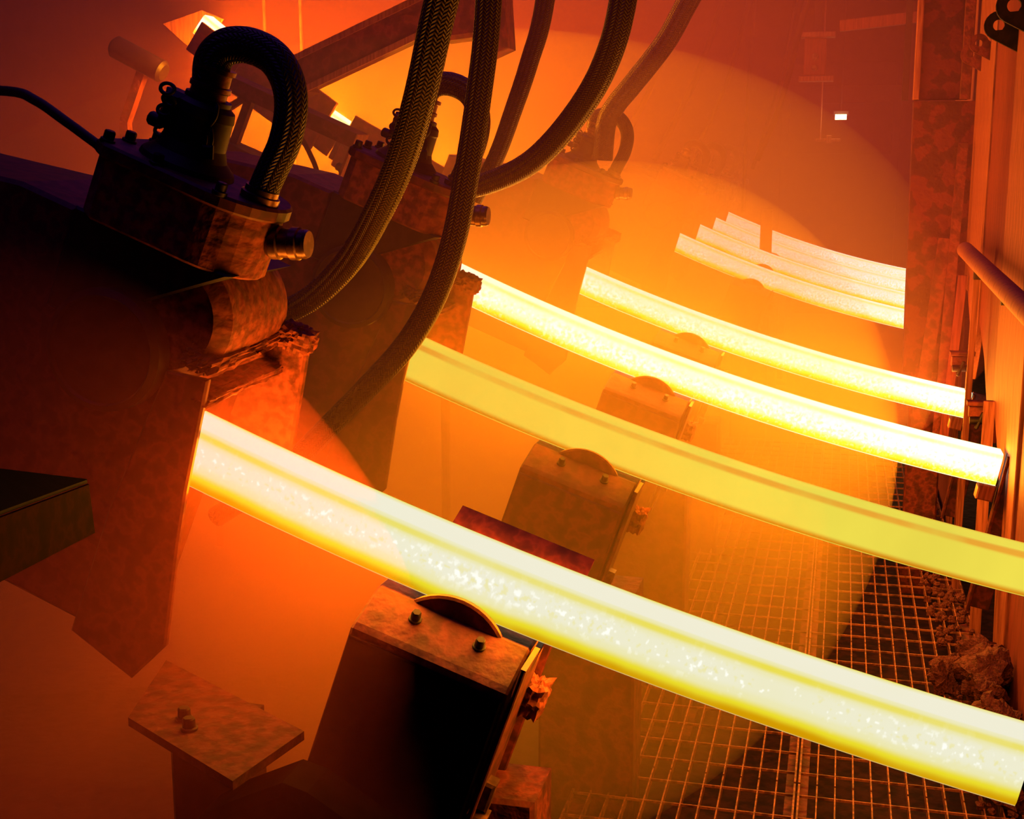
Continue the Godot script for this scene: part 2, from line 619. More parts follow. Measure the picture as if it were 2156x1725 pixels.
func _billet(i: int, x0: float, x1: float, mat: String, label: String, rad: float) -> void:
	var rear := i > 3 and i < 8
	var xc := 2.69 if rear else ARC_X
	var y0 := 0.548 if rear else ARC_Y
	var s := _st()
	var h := (0.168 if rear else SIDE) / 2
	var rc := 0.016
	# section, starting at the lower front corner and going up the front face
	var sec := []
	for f in 4:
		var cdir: Vector2 = [Vector2(1, 1), Vector2(-1, 1), Vector2(-1, -1), Vector2(1, -1)][f]   # (towards camera, up)
		var along: Vector2 = [Vector2(0, 1), Vector2(-1, 0), Vector2(0, -1), Vector2(1, 0)][f]
		var outn: Vector2 = [Vector2(1, 0), Vector2(0, 1), Vector2(-1, 0), Vector2(0, -1)][f]
		for k in 5:
			var q := 0.06 + 0.88 * k / 4.0
			sec.append([outn * h + along * lerpf(-(h - rc), h - rc, k / 4.0), outn, (f + q) * 0.25])
		var dn := (outn + along).normalized()
		sec.append([cdir * (h - rc) + dn * rc, dn, (f + 1.0) * 0.25])
	sec.append([sec[0][0], sec[0][1], 1.0 + sec[0][2]])
	var nseg := 56
	var prev := []
	var lens := (x1 - x0)
	for k in nseg + 1:
		var x := lerpf(x0, x1, k / float(nseg))
		var a := arc(x, xc, y0)
		var up := Vector3(-sin(a.z), cos(a.z), 0)
		var ring := []
		for e in sec:
			ring.append([Vector3(a.x, a.y, STRAND_Z[i]) + Vector3(0, 0, 1) * e[0].x + up * e[0].y, Vector3(0, 0, e[1].x) + up * e[1].y, Vector2((x - x0) / 2.2 + i * 0.37, e[2])])
		if k:
			for j in sec.size() - 1:
				tri(s, prev[j][0], prev[j + 1][0], ring[j + 1][0], prev[j][1], prev[j + 1][1], ring[j + 1][1], prev[j][2], prev[j + 1][2], ring[j + 1][2])
				tri(s, prev[j][0], ring[j + 1][0], ring[j][0], prev[j][1], ring[j + 1][1], ring[j][1], prev[j][2], ring[j + 1][2], ring[j][2])
		if k == 0 or k == nseg:
			var c := Vector3(a.x, a.y, STRAND_Z[i])
			var nn := Vector3(cos(a.z), sin(a.z), 0) * (-1.0 if k == 0 else 1.0)
			for j in sec.size() - 1:
				tri(s, c, ring[j][0], ring[j + 1][0], nn, nn, nn, Vector2(0, 0.15), Vector2(0, 0.15), Vector2(0, 0.15))
		prev = ring
	single("hot_billet", s, mat, label, "billet", "hot billets leaving the caster")
	# the light it gives off: flat lamps just off each long face
	var n := maxi(1, int(round(lens / (1.05 if not rear else 2.1))))
	for k in n:
		var xa := lerpf(x0, x1, (k + 0.5) / n)
		var a := arc(xa, xc, y0)
		var len := lens / n / cos(a.z)
		for f in 4:
			var l := AreaLight3D.new()
			l.name = "billet_light"
			l.area_size = Vector2(len, SIDE * 0.94)
			l.area_normalize_energy = true
			l.light_energy = rad * len * SIDE / PI
			l.light_color = glow_tone
			l.light_size = 0.1
			l.area_range = 30.0
			l.area_attenuation = 2.0
			l.shadow_enabled = true
			var up := Vector3(-sin(a.z), cos(a.z), 0)
			var t := Vector3(cos(a.z), sin(a.z), 0)
			var o: Vector3 = [Vector3(0, 0, 1), up, Vector3(0, 0, -1), -up][f]
			var z := -o
			l.transform = Transform3D(Basis(t, z.cross(t), z), Vector3(a.x, a.y, STRAND_Z[i]) + o * (SIDE / 2 + 0.012))
			add_child(l, true)

# ------------------------------------------------------------------ withdrawal units
func _unit() -> Node3D:
	var u := thing("withdrawal_unit", "nearest withdrawal unit, its head in black silhouette with a plaited hose loop", "caster machine", Vector3.ZERO, "withdrawal units on the strands")
	# local axes: x along the strand (downhill), y square to it, z towards the camera
	var yup := Basis(Vector3(1, 0, 0), Vector3(0, 0, -1), Vector3(0, 1, 0))   # prism height -> local y, its y -> -z
	var s := _st()
	var o := []
	for k in 13:                                  # round right end
		var a := -PI / 2 + PI * k / 12.0
		o.append(Vector2(-0.165 + 0.135 * cos(a), 0.14 * sin(a)))
	o.append_array([Vector2(-0.42, 0.14), Vector2(-0.455, 0.11), Vector2(-0.455, -0.11), Vector2(-0.42, -0.14)])
	var inner := []
	for p in o:
		inner.append(Vector2(-0.23 + (p.x + 0.23) * 0.95, p.y * 0.93))
	prism(s, inner, 0.43, 0.575, 0.006, Transform3D(yup, Vector3.ZERO))
	part("head_body", s, "crusted", u)
	s = _st()
	prism(s, o, 0.57, 0.603, 0.006, Transform3D(yup, Vector3.ZERO))
	var hp := part("head_plate", s, "rust_plate", u)
	for p in [Vector2(-0.43, 0.02), Vector2(-0.43, 0.11), Vector2(-0.30, 0.12), Vector2(-0.43, -0.10), Vector2(-0.14, 0.125), Vector2(-0.14, -0.12)]:
		s = _st()
		hexbolt(s, Vector3(p.x, 0.603, p.y), Vector3.UP, 0.0125, 0.024)
		part("bolt", s, "bolt_iron", hp)
	# valve and riser
	s = _st()
	lathe(s, [Vector2(0.11, 0.6), Vector2(0.105, 0.615), Vector2(0.082, 0.635), Vector2(0.072, 0.66), Vector2(0.068, 0.72), Vector2(0.07, 0.725), Vector2(0.066, 0.745), Vector2(0.052, 0.755), Vector2(0.052, 0.765), Vector2(0, 0.765)], 28, Transform3D(Basis.IDENTITY, Vector3(-0.29, 0, 0)))
	var val := part("valve", s, "black_iron", u)
	s = _st()
	bx(s, Vector3(-0.345, 0.715, 0.02), Vector3(0.05, 0.08, 0.07), 0.012)
	cyl(s, Vector3(-0.36, 0.675, 0.03), Vector3(-0.395, 0.675, 0.03), 0.016, 8)
	part("valve_lug", s, "black_iron", val)
	for k in 5:
		s = _st()
		var c := Vector3(-0.35 + 0.008 * (k % 2), 0.66 + 0.024 * k, 0.045 + 0.008 * k)
		var rg := []
		for q in 13:
			var a := TAU * q / 12.0
			rg.append(c + Vector3(cos(a) * 0.016, sin(a) * 0.011, (0.006 if k % 2 else -0.006) * sin(a)))
		tube(s, rg, 0.0045, -1, 6, 2)
		part("chain_link", s, "bolt_iron", val)
	s = _st()
	lathe(s, [Vector2(0, 0.735), Vector2(0.041, 0.735), Vector2(0.041, 0.775), Vector2(0.046, 0.778), Vector2(0.046, 0.788), Vector2(0.04, 0.79), Vector2(0.04, 0.815), Vector2(0.047, 0.818), Vector2(0.047, 0.828), Vector2(0, 0.828)], 24, Transform3D(Basis(Vector3(0, 0, 1), 0.05), Vector3(-0.255, 0.005, 0)))
	part("riser", s, "worn_steel", u)
	s = _st()
	var lp := [Vector3(-0.297, 0.802, 0), Vector3(-0.307, 0.84, 0), Vector3(-0.29, 0.878, 0), Vector3(-0.242, 0.902, 0), Vector3(-0.178, 0.9, 0), Vector3(-0.127, 0.867, 0.005), Vector3(-0.096, 0.814, 0.01), Vector3(-0.083, 0.742, 0.015), Vector3(-0.088, 0.674, 0.02), Vector3(-0.092, 0.61, 0.025)]
	tube(s, lp, 0.042, 0.034, 22, 8, Vector2(6, 25))
	var hl := part("hose_loop", s, "braid", u)
	s = _st()
	lathe(s, [Vector2(0, 0), Vector2(0.044, 0), Vector2(0.044, 0.018), Vector2(0.038, 0.02), Vector2(0.038, 0.032), Vector2(0, 0.032)], 20, Transform3D(Basis.IDENTITY, Vector3(-0.092, 0.6, 0.025)))
	part("hose_collar", s, "worn_steel", hl)
	# padlock hanging from the valve
	s = _st()
	tube(s, [Vector3(-0.248, 0.715, 0.04), Vector3(-0.236, 0.705, 0.05), Vector3(-0.228, 0.69, 0.052), Vector3(-0.226, 0.675, 0.052)], 0.004, -1, 6, 4)
	tube(s, [Vector3(-0.252, 0.70, 0.04), Vector3(-0.244, 0.692, 0.05), Vector3(-0.24, 0.682, 0.052), Vector3(-0.238, 0.672, 0.052)], 0.003, -1, 6, 4)
	bx(s, Vector3(-0.228, 0.66, 0.052), Vector3(0.026, 0.03, 0.014), 0.004, Basis(Vector3(0, 0, 1), 0.3))
	part("padlock", s, "bolt_iron", u)
	# handle of the valve on the camera side
	s = _st()
	tube(s, [Vector3(-0.255, 0.76, 0.03), Vector3(-0.243, 0.757, 0.045), Vector3(-0.238, 0.735, 0.05), Vector3(-0.245, 0.715, 0.05), Vector3(-0.252, 0.715, 0.035)], 0.005, -1, 8, 4)
	part("valve_handle", s, "bolt_iron", val)
	# hydraulic coupling on the right end
	s = _st()
	var ax := Basis(Vector3(0, 0, 1), -PI / 2 + 0.35)
	lathe(s, [Vector2(0, 0), Vector2(0.03, 0), Vector2(0.038, 0.012), Vector2(0.038, 0.03), Vector2(0.033, 0.033), Vector2(0.033, 0.055), Vector2(0.037, 0.058), Vector2(0.037, 0.075), Vector2(0.033, 0.078), Vector2(0.033, 0.09), Vector2(0.03, 0.097), Vector2(0, 0.097)], 22, Transform3D(ax, Vector3(-0.05, 0.52, 0.0)))
	part("coupling", s, "worn_steel", u)
	# lower yoke between head and roll
	s = _st()
	prism(s, [Vector2(-0.46, 0.44), Vector2(-0.46, 0.2), Vector2(-0.3, 0.2), Vector2(-0.24, 0.3), Vector2(-0.06, 0.44)], -0.22, 0.11, 0.006)
	part("yoke", s, "black_iron", u)
	s = _st()
	var zb := Basis(Vector3(1, 0, 0), PI / 2)
	lathe(s, [Vector2(0, -0.28), Vector2(0.12, -0.28), Vector2(0.15, -0.25), Vector2(0.155, -0.1), Vector2(0.15, 0.05), Vector2(0.12, 0.085), Vector2(0, 0.085)], 44, Transform3D(zb, Vector3(-0.19, 0.285, 0)))
	part("pinch_roll", s, "crusted", u)
	s = _st()
	lathe(s, [Vector2(0, 0.08), Vector2(0.13, 0.08), Vector2(0.14, 0.09), Vector2(0.14, 0.14), Vector2(0.125, 0.15), Vector2(0.12, 0.142), Vector2(0, 0.142)], 40, Transform3D(zb, Vector3(-0.28, 0.17, 0)))
	part("bearing_cover", s, "black_iron", u)
	# guide: cheeks, lintels of scale-crusted slab, casing upstream
	s = _st()
	prism(s, [Vector2(-0.138, 0.178), Vector2(-0.036, 0.201), Vector2(0.0, -0.07), Vector2(0.023, -0.197), Vector2(0.076, -0.441), Vector2(0.022, -0.56), Vector2(-0.16, -0.52), Vector2(-0.165, -0.189)], 0.085, 0.105, 0.005)
	part("near_cheek", s, "rust_plate", u)
	s = _st()
	prism(s, [Vector2(-0.30, 0.24), Vector2(-0.02, 0.285), Vector2(0.013, 0.269), Vector2(0.065, 0.001), Vector2(0.07, -0.05), Vector2(-0.30, -0.05)], -0.33, -0.3, 0.006)
	part("far_cheek", s, "crusted", u)
	s = _st()
	lump(s, Vector3(-0.075, 0.243, -0.1), Vector3(0.05, 0.022, 0.24), 0.28, 3.0, Basis(Vector3(1, 0, 0), 0.09), 22, 0.85, 5.0)
	part("lintel_slab", s, "crusted", u)
	s = _st()
	lump(s, Vector3(-0.05, 0.158, -0.1), Vector3(0.035, 0.014, 0.22), 0.28, 9.0, Basis(Vector3(1, 0, 0), 0.06), 22, 0.85, 5.0)
	part("lintel_slab", s, "crusted", u)
	s = _st()
	lump(s, Vector3(-0.005, 0.265, -0.27), Vector3(0.05, 0.035, 0.05), 0.35, 5.0, Basis.IDENTITY, 18, 0.5, 4.0)
	part("scale_crust", s, "crusted", u)
	s = _st()
	prism(s, [Vector2(-1.0, 0.36), Vector2(-0.62, 0.43), Vector2(-0.47, 0.43), Vector2(-0.46, 0.2), Vector2(-0.11, 0.17), Vector2(-0.11, -0.5), Vector2(-1.0, -0.5)], -0.3, 0.083, 0.01)
	part("casing", s, "rust_plate", u)
	# sole plate
	return u

func _place_unit(u: Node3D, i: int, x := -1.394) -> void:
	var rear := i > 3
	var a := arc(x, 2.69 if rear else ARC_X, 0.548 if rear else ARC_Y)
	u.position = Vector3(a.x, a.y, STRAND_Z[i])
	u.rotation.z = a.z

func _units() -> void:
	var u := _unit()
	_place_unit(u, 0)
	var labels := {1: "second withdrawal unit, dark red behind the hanging hoses, on the dull yellow strand", 3: "hazy withdrawal unit at the outlet of the fourth strand, small hose loop on top", 4: "faint unit in the haze at the left end of the lowest far strand", 5: "faint unit behind it in the haze on the second far strand", 6: "third of the faint far units, almost lost in steam", 7: "farthest withdrawal unit, hardly visible in steam"}
	for i in labels:
		var c := copy(u, labels[i])
		_place_unit(c, i, -1.394 if i < 4 else -1.5)
	# sole plate of the nearest unit, at its foot
	var p := thing("sole_plate", "rough lit sole plate with two nuts at the foot of the nearest unit", "machine base", Vector3(-1.3, 0.98, -2.45))
	var s := _st()
	hexa(s, [Vector3(-0.17, 0.0, 0.04), Vector3(0.186, 0.0, 0.26), Vector3(0.232, 0.0, 0.012), Vector3(-0.255, 0.0, -0.285), Vector3(-0.17, 0.02, 0.04), Vector3(0.186, 0.02, 0.26), Vector3(0.232, 0.02, 0.012), Vector3(-0.255, 0.02, -0.285)])
	part("plate", s, "sole", p)
	for q in [Vector3(-0.045, 0.02, 0.02), Vector3(-0.01, 0.02, 0.065)]:
		s = _st()
		hexbolt(s, q, Vector3.UP, 0.014, 0.028)
		part("nut", s, "bolt_iron", p)
	s = _st()
	bx(s, Vector3(-0.05, -0.75, -0.14), Vector3(0.2, 1.46, 0.1), 0.01)
	part("pedestal", s, "black_iron", p)

# ------------------------------------------------------------------ roller stands
func _stand() -> Node3D:
	var u := thing("roller_stand", "nearest roller stand, black-fronted box under the thick cream strand", "roller stand", Vector3.ZERO, "roller stands under the strands")
	var yz := Basis(Vector3(0, 0, -1), Vector3(0, 1, 0), Vector3(1, 0, 0))   # prism x -> -z, extrude along x
	var s := _st()
	# housing section: front face, sloped cover, back (x = depth away, y up)
	prism(s, [Vector2(-0.22, -0.66), Vector2(-0.22, -0.135), Vector2(-0.205, -0.125), Vector2(-0.095, -0.078), Vector2(0.12, -0.078), Vector2(0.12, -0.66)], -0.105, 0.262, 0.006, Transform3D(yz, Vector3.ZERO))
	part("housing", s, "rust", u)
	s = _st()
	var fp := [Vector2(-0.1, -0.15), Vector2(0.257, -0.15), Vector2(0.262, -0.64), Vector2(-0.1, -0.64)]
	prism(s, fp, 0.219, 0.232, 0.004)
	part("front_plate", s, "rust_plate", u)
	# roller with guide flange
	var zb := Basis(Vector3(1, 0, 0), PI / 2)
	s = _st()
	lathe(s, [Vector2(0, -0.1), Vector2(0.1, -0.1), Vector2(0.105, -0.09), Vector2(0.105, 0.076), Vector2(0.14, 0.078), Vector2(0.146, 0.082), Vector2(0.146, 0.094), Vector2(0.14, 0.098), Vector2(0, 0.098)], 48, Transform3D(zb, Vector3(0.088, -0.178, 0)))
	part("roller", s, "rust", u)
	for p in [Vector3(0.008, -0.098, 0.14), Vector3(0.16, -0.098, 0.14)]:
		s = _st()
		hexbolt(s, p, Vector3(0, 0.92, 0.39), 0.011, 0.026)
		part("bolt", s, "bolt_iron", u)
	s = _st()
	bx(s, Vector3(0.275, -0.33, 0.12), Vector3(0.012, 0.52, 0.2), 0.003)
	part("side_plate", s, "rust_plate", u)
	s = _st()
	lump(s, Vector3(0.3, -0.22, 0.0), Vector3(0.03, 0.045, 0.05), 0.4, 2.0, Basis.IDENTITY, 14, 0.7)
	part("scale_crust", s, "crusted", u)
	s = _st()
	bx(s, Vector3(0.288, -0.40, 0.16), Vector3(0.03, 0.07, 0.05), 0.006)
	bx(s, Vector3(0.288, -0.455, 0.18), Vector3(0.045, 0.035, 0.06), 0.004)
	part("clamp", s, "worn_steel", u)
	return u

func _place_stand(u: Node3D, i: int) -> void:
	var rear := i > 3
	var a := arc(-0.84, 2.69 if rear else ARC_X, 0.548 if rear else ARC_Y)
	u.position = Vector3(a.x, a.y, STRAND_Z[i])
	u.rotation.z = a.z

func _stands() -> void:
	var u := _stand()
	_place_stand(u, 0)
	var labels := {1: "brown roller stand under the dull yellow strand, two bolts on its cover", 2: "orange roller stand with a bright top under the third strand", 3: "farthest clear roller stand, bright top under the fourth strand", 4: "hazy roller stand under the lowest far strand", 5: "hazy roller stand hidden under the second far strand", 6: "hazy roller stand hidden under the third far strand", 7: "hazy roller stand hidden under the topmost far strand"}
	for i in labels:
		_place_stand(copy(u, labels[i]), i)
	(u.get_node("front_plate") as MeshInstance3D).material_override = M["shade_black"]   # nearest copy gets a near-black colour in place of its shade
	var c := thing("guard_strip", "dark flat guard strip behind the nearest strand beside its roller stand", "guard", Vector3(-0.84, 1.311, -2.726))
	c.rotation.z = deg_to_rad(-19.03)
	var s := _st()
	bx(s, Vector3(0.135, 0.045, -0.155), Vector3(0.34, 0.012, 0.09), 0.003, Basis(Vector3(1, 0, 0), 0.5))
	part("strip", s, "rust_plate", c)
	s = _st()
	bx(s, Vector3(0.135, -0.3, -0.16), Vector3(0.3, 0.66, 0.02), 0.003)
	part("stay", s, "rust_plate", c)
	# legs down to the pit for the near stands
	for i in 8:
		var t := thing("pedestal", ["square pedestal to the right under the nearest roller stand", "square pedestal under the second roller stand", "square pedestal under the third roller stand", "square pedestal under the fourth roller stand", "hidden pedestal under the lowest far strand", "hidden pedestal under the second far strand", "hidden pedestal under the third far strand", "hidden pedestal under the topmost far strand"][i], "pedestal", Vector3(-0.72, 0, STRAND_Z[i]), "pedestals under the roller stands")
		s = _st()
		bx(s, Vector3(-0.08, 0.12, -0.1), Vector3(0.34, 1.24, 0.2), 0.01)
		part("column", s, "rust", t)
		s = _st()
		bx(s, Vector3(-0.08, -0.46, -0.1), Vector3(0.44, 0.06, 0.36), 0.01)
		part("foot_plate", s, "rust", t)
	# black geared motor in front of the nearest stand
	var g := thing("drive_cover", "black sloping drive cover in front of the nearest roller stand, at the bottom edge", "cover", Vector3(-1.0, 0.85, -2.4))
	s = _st()
	prism(s, [Vector2(-0.42, -0.9), Vector2(-0.33, -0.09), Vector2(-0.25, 0.0), Vector2(-0.18, 0.045), Vector2(-0.055, 0.105), Vector2(0.0, 0.09), Vector2(0.27, -0.07), Vector2(0.27, -0.9)], -0.02, 0.13, 0.02)
	part("hood", s, "shade_black", g)  # hood coloured near-black to carry the shade of its unlit side
	s = _st()
	cyl(s, Vector3(-0.02, -0.1, 0.12), Vector3(-0.02, -0.1, 0.17), 0.09, 28, 0.01)
	part("bearing_cap", s, "shade_black", g)

# ------------------------------------------------------------------ hoses
func _hoses() -> void:
	var H := [
		[[Vector3(-0.80, 2.9, -2.95), Vector3(-0.917, 2.561, -3.0), Vector3(-0.985, 2.36, -3.05), Vector3(-1.07, 2.205, -3.15), Vector3(-1.17, 2.07, -3.25), Vector3(-1.31, 1.93, -3.4), Vector3(-1.47, 1.81, -3.5), Vector3(-1.66, 1.73, -3.6)], 0.041, 0.036, "thickest plaited hose hanging in front, sweeping down left behind the nearest unit"],
		[[Vector3(-0.95, 3.1, -3.6), Vector3(-0.966, 2.63, -3.6), Vector3(-0.995, 2.378, -3.6), Vector3(-1.045, 2.09, -3.6), Vector3(-1.085, 1.93, -3.6), Vector3(-1.15, 1.785, -3.62), Vector3(-1.24, 1.655, -3.64), Vector3(-1.35, 1.54, -3.65), Vector3(-1.5, 1.4, -3.7), Vector3(-1.7, 1.22, -3.75), Vector3(-1.95, 1.05, -3.8)], 0.037, 0.035, "long plaited hose hanging down the middle and curling left past the yellow strand"],
		[[Vector3(-1.1, 3.4, -5.2), Vector3(-1.167, 2.815, -5.2), Vector3(-1.23, 2.58, -5.2), Vector3(-1.297, 2.39, -5.2), Vector3(-1.366, 2.213, -5.2), Vector3(-1.46, 2.04, -5.2)], 0.04, 0.034, "thin dark red hose straight down between the two pairs of thick ones"],
		[[Vector3(-0.68, 3.05, -4.3), Vector3(-0.711, 2.7, -4.3), Vector3(-0.778, 2.5, -4.35), Vector3(-0.9, 2.34, -4.45), Vector3(-1.065, 2.196, -4.55), Vector3(-1.25, 2.12, -4.65), Vector3(-1.41, 2.09, -4.72)], 0.046, 0.04, "dark hose bending in a wide bow down to the second unit"],
		[[Vector3(-0.68, 3.3, -7.2), Vector3(-0.841, 3.029, -7.2), Vector3(-0.961, 2.814, -7.2), Vector3(-1.136, 2.595, -7.2), Vector3(-1.22, 2.5, -7.22), Vector3(-1.28, 2.4, -7.25), Vector3(-1.3, 2.2, -7.26)], 0.06, 0.055, "slanting reddish hose running up right from the hazy third unit"],
	]
	for h in H:
		var s := _st()
		tube(s, h[0], h[1], h[2], 24, 10, Vector2(6, 25))
		single("hanging_hose", s, "braid", h[3], "hose", "water hoses hanging from above")

# ------------------------------------------------------------------ walking grid
func _grating() -> void:
	var panels := []
	var zs := [-3.0, -4.5, -6.0, -7.5, -9.0, -10.5]
	for r in 5:
		for c in 2:
			panels.append([r, c])
	var place := ["nearest row", "second row", "third row", "fourth row", "farthest row"]
	var bar_m := {}
	for p in panels:
		var r: int = p[0]
		var c: int = p[1]
		var x0 := -0.84 if c == 0 else -0.06
		var x1 := -0.075 if c == 0 else 0.69
		var z0: float = zs[r]
		var z1: float = zs[r + 1] + 0.012
		var t := thing("grating_panel", "steel grid panel of the walkway, %s, %s" % [place[r], "beside the roller stands" if c == 0 else "beside the right wall"], "grating", Vector3((x0 + x1) / 2, 0, (z0 + z1) / 2), "walkway grid panels")
		var w := x1 - x0
		var d := z0 - z1
		var nb := 12
		for k in nb + 1:
			var s := _st()
			var edge := k == 0 or k == nb
			bx(s, Vector3(-w / 2 + w * k / nb, -0.018, 0), Vector3(0.007 if edge else 0.005, 0.036, d), 0.001)
			part("bearing_bar", s, "grid", t)
		var nr := 9
		for k in nr:
			var s := _st()
			bx(s, Vector3(0, -0.006, -d / 2 + d * (k + 0.5) / nr), Vector3(w, 0.01, 0.0055), 0.001)
			part("cross_rod", s, "grid", t)
	# joists carrying the grid
	for x in [-0.82, -0.068, 0.67]:
		var s := _st()
		bx(s, Vector3(x, -0.1, -6.75), Vector3(0.08, 0.12, 7.6), 0.004)
		var nm := {-0.82: "joist under the left edge of the walkway grid", -0.068: "joist under the middle seam of the walkway grid", 0.67: "joist under the wall edge of the walkway grid"}
		single("joist", s, "rust", nm[x], "joist")

# ------------------------------------------------------------------ right-hand wall, column, rail
func _right_side() -> void:
	var w := Node3D.new()
	w.name = "wall_partition"
	w.set_meta("kind", "structure")
	w.position = Vector3(0.72, 0, 0)
	add_child(w)
	# boards: polygon in (z, y), thick along x
	var xb := Basis(Vector3(0, 0, 1), Vector3(0, 1, 0), Vector3(-1, 0, 0))
	var boards := [
		[[Vector2(-9.8, -0.4), Vector2(-9.8, 5.0), Vector2(-7.36, 5.0), Vector2(-7.36, 1.30), Vector2(-7.5, 1.12), Vector2(-7.62, 1.0), Vector2(-7.75, 1.0), Vector2(-7.75, 1.3), Vector2(-8.0, 1.45), Vector2(-8.45, 1.45), Vector2(-8.45, -0.4)], "board", 0.0],
		[[Vector2(-7.35, 5.0), Vector2(-6.45, 5.0), Vector2(-6.45, 1.05), Vector2(-6.6, 0.85), Vector2(-6.75, 1.0), Vector2(-7.0, 1.2), Vector2(-7.35, 1.35)], "board_red", 0.012],
		[[Vector2(-6.44, 5.0), Vector2(-5.5, 5.0), Vector2(-5.5, 0.0), Vector2(-5.8, 0.0), Vector2(-5.95, 0.75), Vector2(-6.2, 0.95), Vector2(-6.44, 1.1)], "board", 0.004],
		[[Vector2(-5.49, 5.0), Vector2(-4.6, 5.0), Vector2(-4.6, -0.4), Vector2(-5.49, -0.4)], "board_red", 0.02],
		[[Vector2(-4.59, 5.0), Vector2(-3.4, 5.0), Vector2(-3.4, -0.4), Vector2(-4.59, -0.4)], "board", 0.0],
	]
	for b in boards:
		var s := _st()
		prism(s, b[0], -b[2] - 0.04, -b[2], 0.004, Transform3D(xb, Vector3.ZERO))
		part("board", s, b[1], w)
	# column: old I-section post with a lower, wider casing
	var c := thing("steel_column", "tall mottled steel column with peeling paint at the end of the board wall", "column", Vector3(0.53, 0, -8.35))
	var s := _st()
	bx(s, Vector3(0, 3.8, 0), Vector3(0.30, 2.5, 0.1), 0.006)
	part("upper_shaft", s, "peeling", c)
	s = _st()
	bx(s, Vector3(-0.145, 3.8, 0.07), Vector3(0.035, 2.5, 0.08), 0.004)
	part("flange", s, "board", c)
	s = _st()
	bx(s, Vector3(0.13, 3.8, 0.06), Vector3(0.06, 2.5, 0.06), 0.004)
	part("flange", s, "rust", c)
	s = _st()
	hexa(s, [Vector3(-0.13, 0.93, 0.09), Vector3(0.19, 0.93, 0.09), Vector3(0.19, 0.93, -0.08), Vector3(-0.13, 0.93, -0.08), Vector3(-0.155, 2.54, 0.09), Vector3(0.19, 2.54, 0.09), Vector3(0.19, 2.54, -0.08), Vector3(-0.155, 2.54, -0.08)])
	part("lower_casing", s, "peeling", c)
	s = _st()
	bx(s, Vector3(0.02, 0.2, -0.02), Vector3(0.2, 1.5, 0.1), 0.01)
	part("stub", s, "rust", c)
	# planks leaning on the column
	var planks := [
		[Vector3(0.655, 2.3, -8.12), Vector3(0.6, 0.6, -8.0), 0.055, "rust", "long narrow plank leaning on the column, its top by the wall"],
		[Vector3(0.59, 1.75, -8.16), Vector3(0.49, 0.62, -8.08), 0.075, "rust", "wide dark red plank leaning on the foot of the column"],
		[Vector3(0.685, 1.55, -7.95), Vector3(0.62, 0.5, -7.85), 0.05, "board_red", "short reddish plank leaning beside the handrail end"],
	]
	for p in planks:
		s = _st()
		bar(s, p[0], p[1], p[2], 0.025, Vector3(0, 0, 1))
		single("leaning_plank", s, p[3], p[4], "plank", "planks leaning on the column")
	# lifting lugs on the wall
	var lugs := [[Vector3(0.66, 2.789, -8.07), 0, "small rusty lifting lug with a round eye, lowest on the board wall", 1.0], [Vector3(0.64, 2.794, -6.45), 1, "dark lifting lug with a round eye, middle one of the row up the wall", 1.15], [Vector3(0.65, 2.83, -6.0), 1, "large dark lifting lug cut by the upper right corner", 1.3], [Vector3(0.66, 2.81, -7.6), 0, "rusty flat lug between the two eyed lugs on the wall", 0.9]]
	for l in lugs:
		var t := thing("lifting_lug", l[2], "lug", l[0], "lifting lugs on the board wall")
		t.scale = Vector3.ONE * l[3]
		s = _st()
		var oc := []
		for k in 15:
			var a := deg_to_rad(20) + deg_to_rad(220) * k / 14.0
			oc.append(Vector2(cos(a) * 0.055, sin(a) * 0.055))
		oc.append(Vector2(0.09, -0.11))
		oc.append(Vector2(0.09, -0.01))
		# ring of quads round the eye
		var hole := []
		for q in oc:
			hole.append(q.normalized() * 0.022)
		for z in [0.01, -0.01]:
			for k in oc.size():
				var k2 := (k + 1) % oc.size()
				var N := Vector3(0, 0, signf(z))
				quad(s, Vector3(oc[k].x, oc[k].y, z), Vector3(oc[k2].x, oc[k2].y, z), Vector3(hole[k2].x, hole[k2].y, z), Vector3(hole[k].x, hole[k].y, z), N)
		for k in oc.size():
			var k2 := (k + 1) % oc.size()
			quad_out(s, Vector3(oc[k].x, oc[k].y, 0.01), Vector3(oc[k2].x, oc[k2].y, 0.01), Vector3(oc[k2].x, oc[k2].y, -0.01), Vector3(oc[k].x, oc[k].y, -0.01), Vector3.ZERO)
			var m := Vector3(hole[k].x + hole[k2].x, hole[k].y + hole[k2].y, 0) * 0.5
			quad(s, Vector3(hole[k].x, hole[k].y, 0.01), Vector3(hole[k2].x, hole[k2].y, 0.01), Vector3(hole[k2].x, hole[k2].y, -0.01), Vector3(hole[k].x, hole[k].y, -0.01), -m.normalized())
		part("eye_plate", s, "black_iron" if l[1] else "rust", t)
	# handrail
	var r := thing("handrail", "stout round handrail running along the board wall at the right", "handrail", Vector3(0.64, 1.70, -5.9))
	s = _st()
	cyl(s, Vector3(0.0, 0.03, -1.5), Vector3(0.0, -0.03, 1.6), 0.042, 24)
	part("rail", s, "board", r)
	for z in [-0.95, 0.25]:
		s = _st()
		bx(s, Vector3(0.03, -0.05, z), Vector3(0.06, 0.06, 0.05), 0.006)
		cyl(s, Vector3(0.03, -0.05, z - 0.04), Vector3(0.03, -0.05, z + 0.04), 0.018, 10)
		part("bracket", s, "black_iron", r)
	# slim props and clamps under the boards
	var props := [[Vector3(0.66, 1.62, -6.9), Vector3(0.66, -0.2, -7.0), 0.03, "slim steel prop hanging from the handrail bracket"], [Vector3(0.70, 1.2, -7.35), Vector3(0.68, -0.2, -7.3), 0.035, "rusty prop behind the end of the fourth strand"], [Vector3(0.70, 1.1, -6.35), Vector3(0.7, -0.2, -6.3), 0.05, "rusty prop behind the end of the third strand"]]
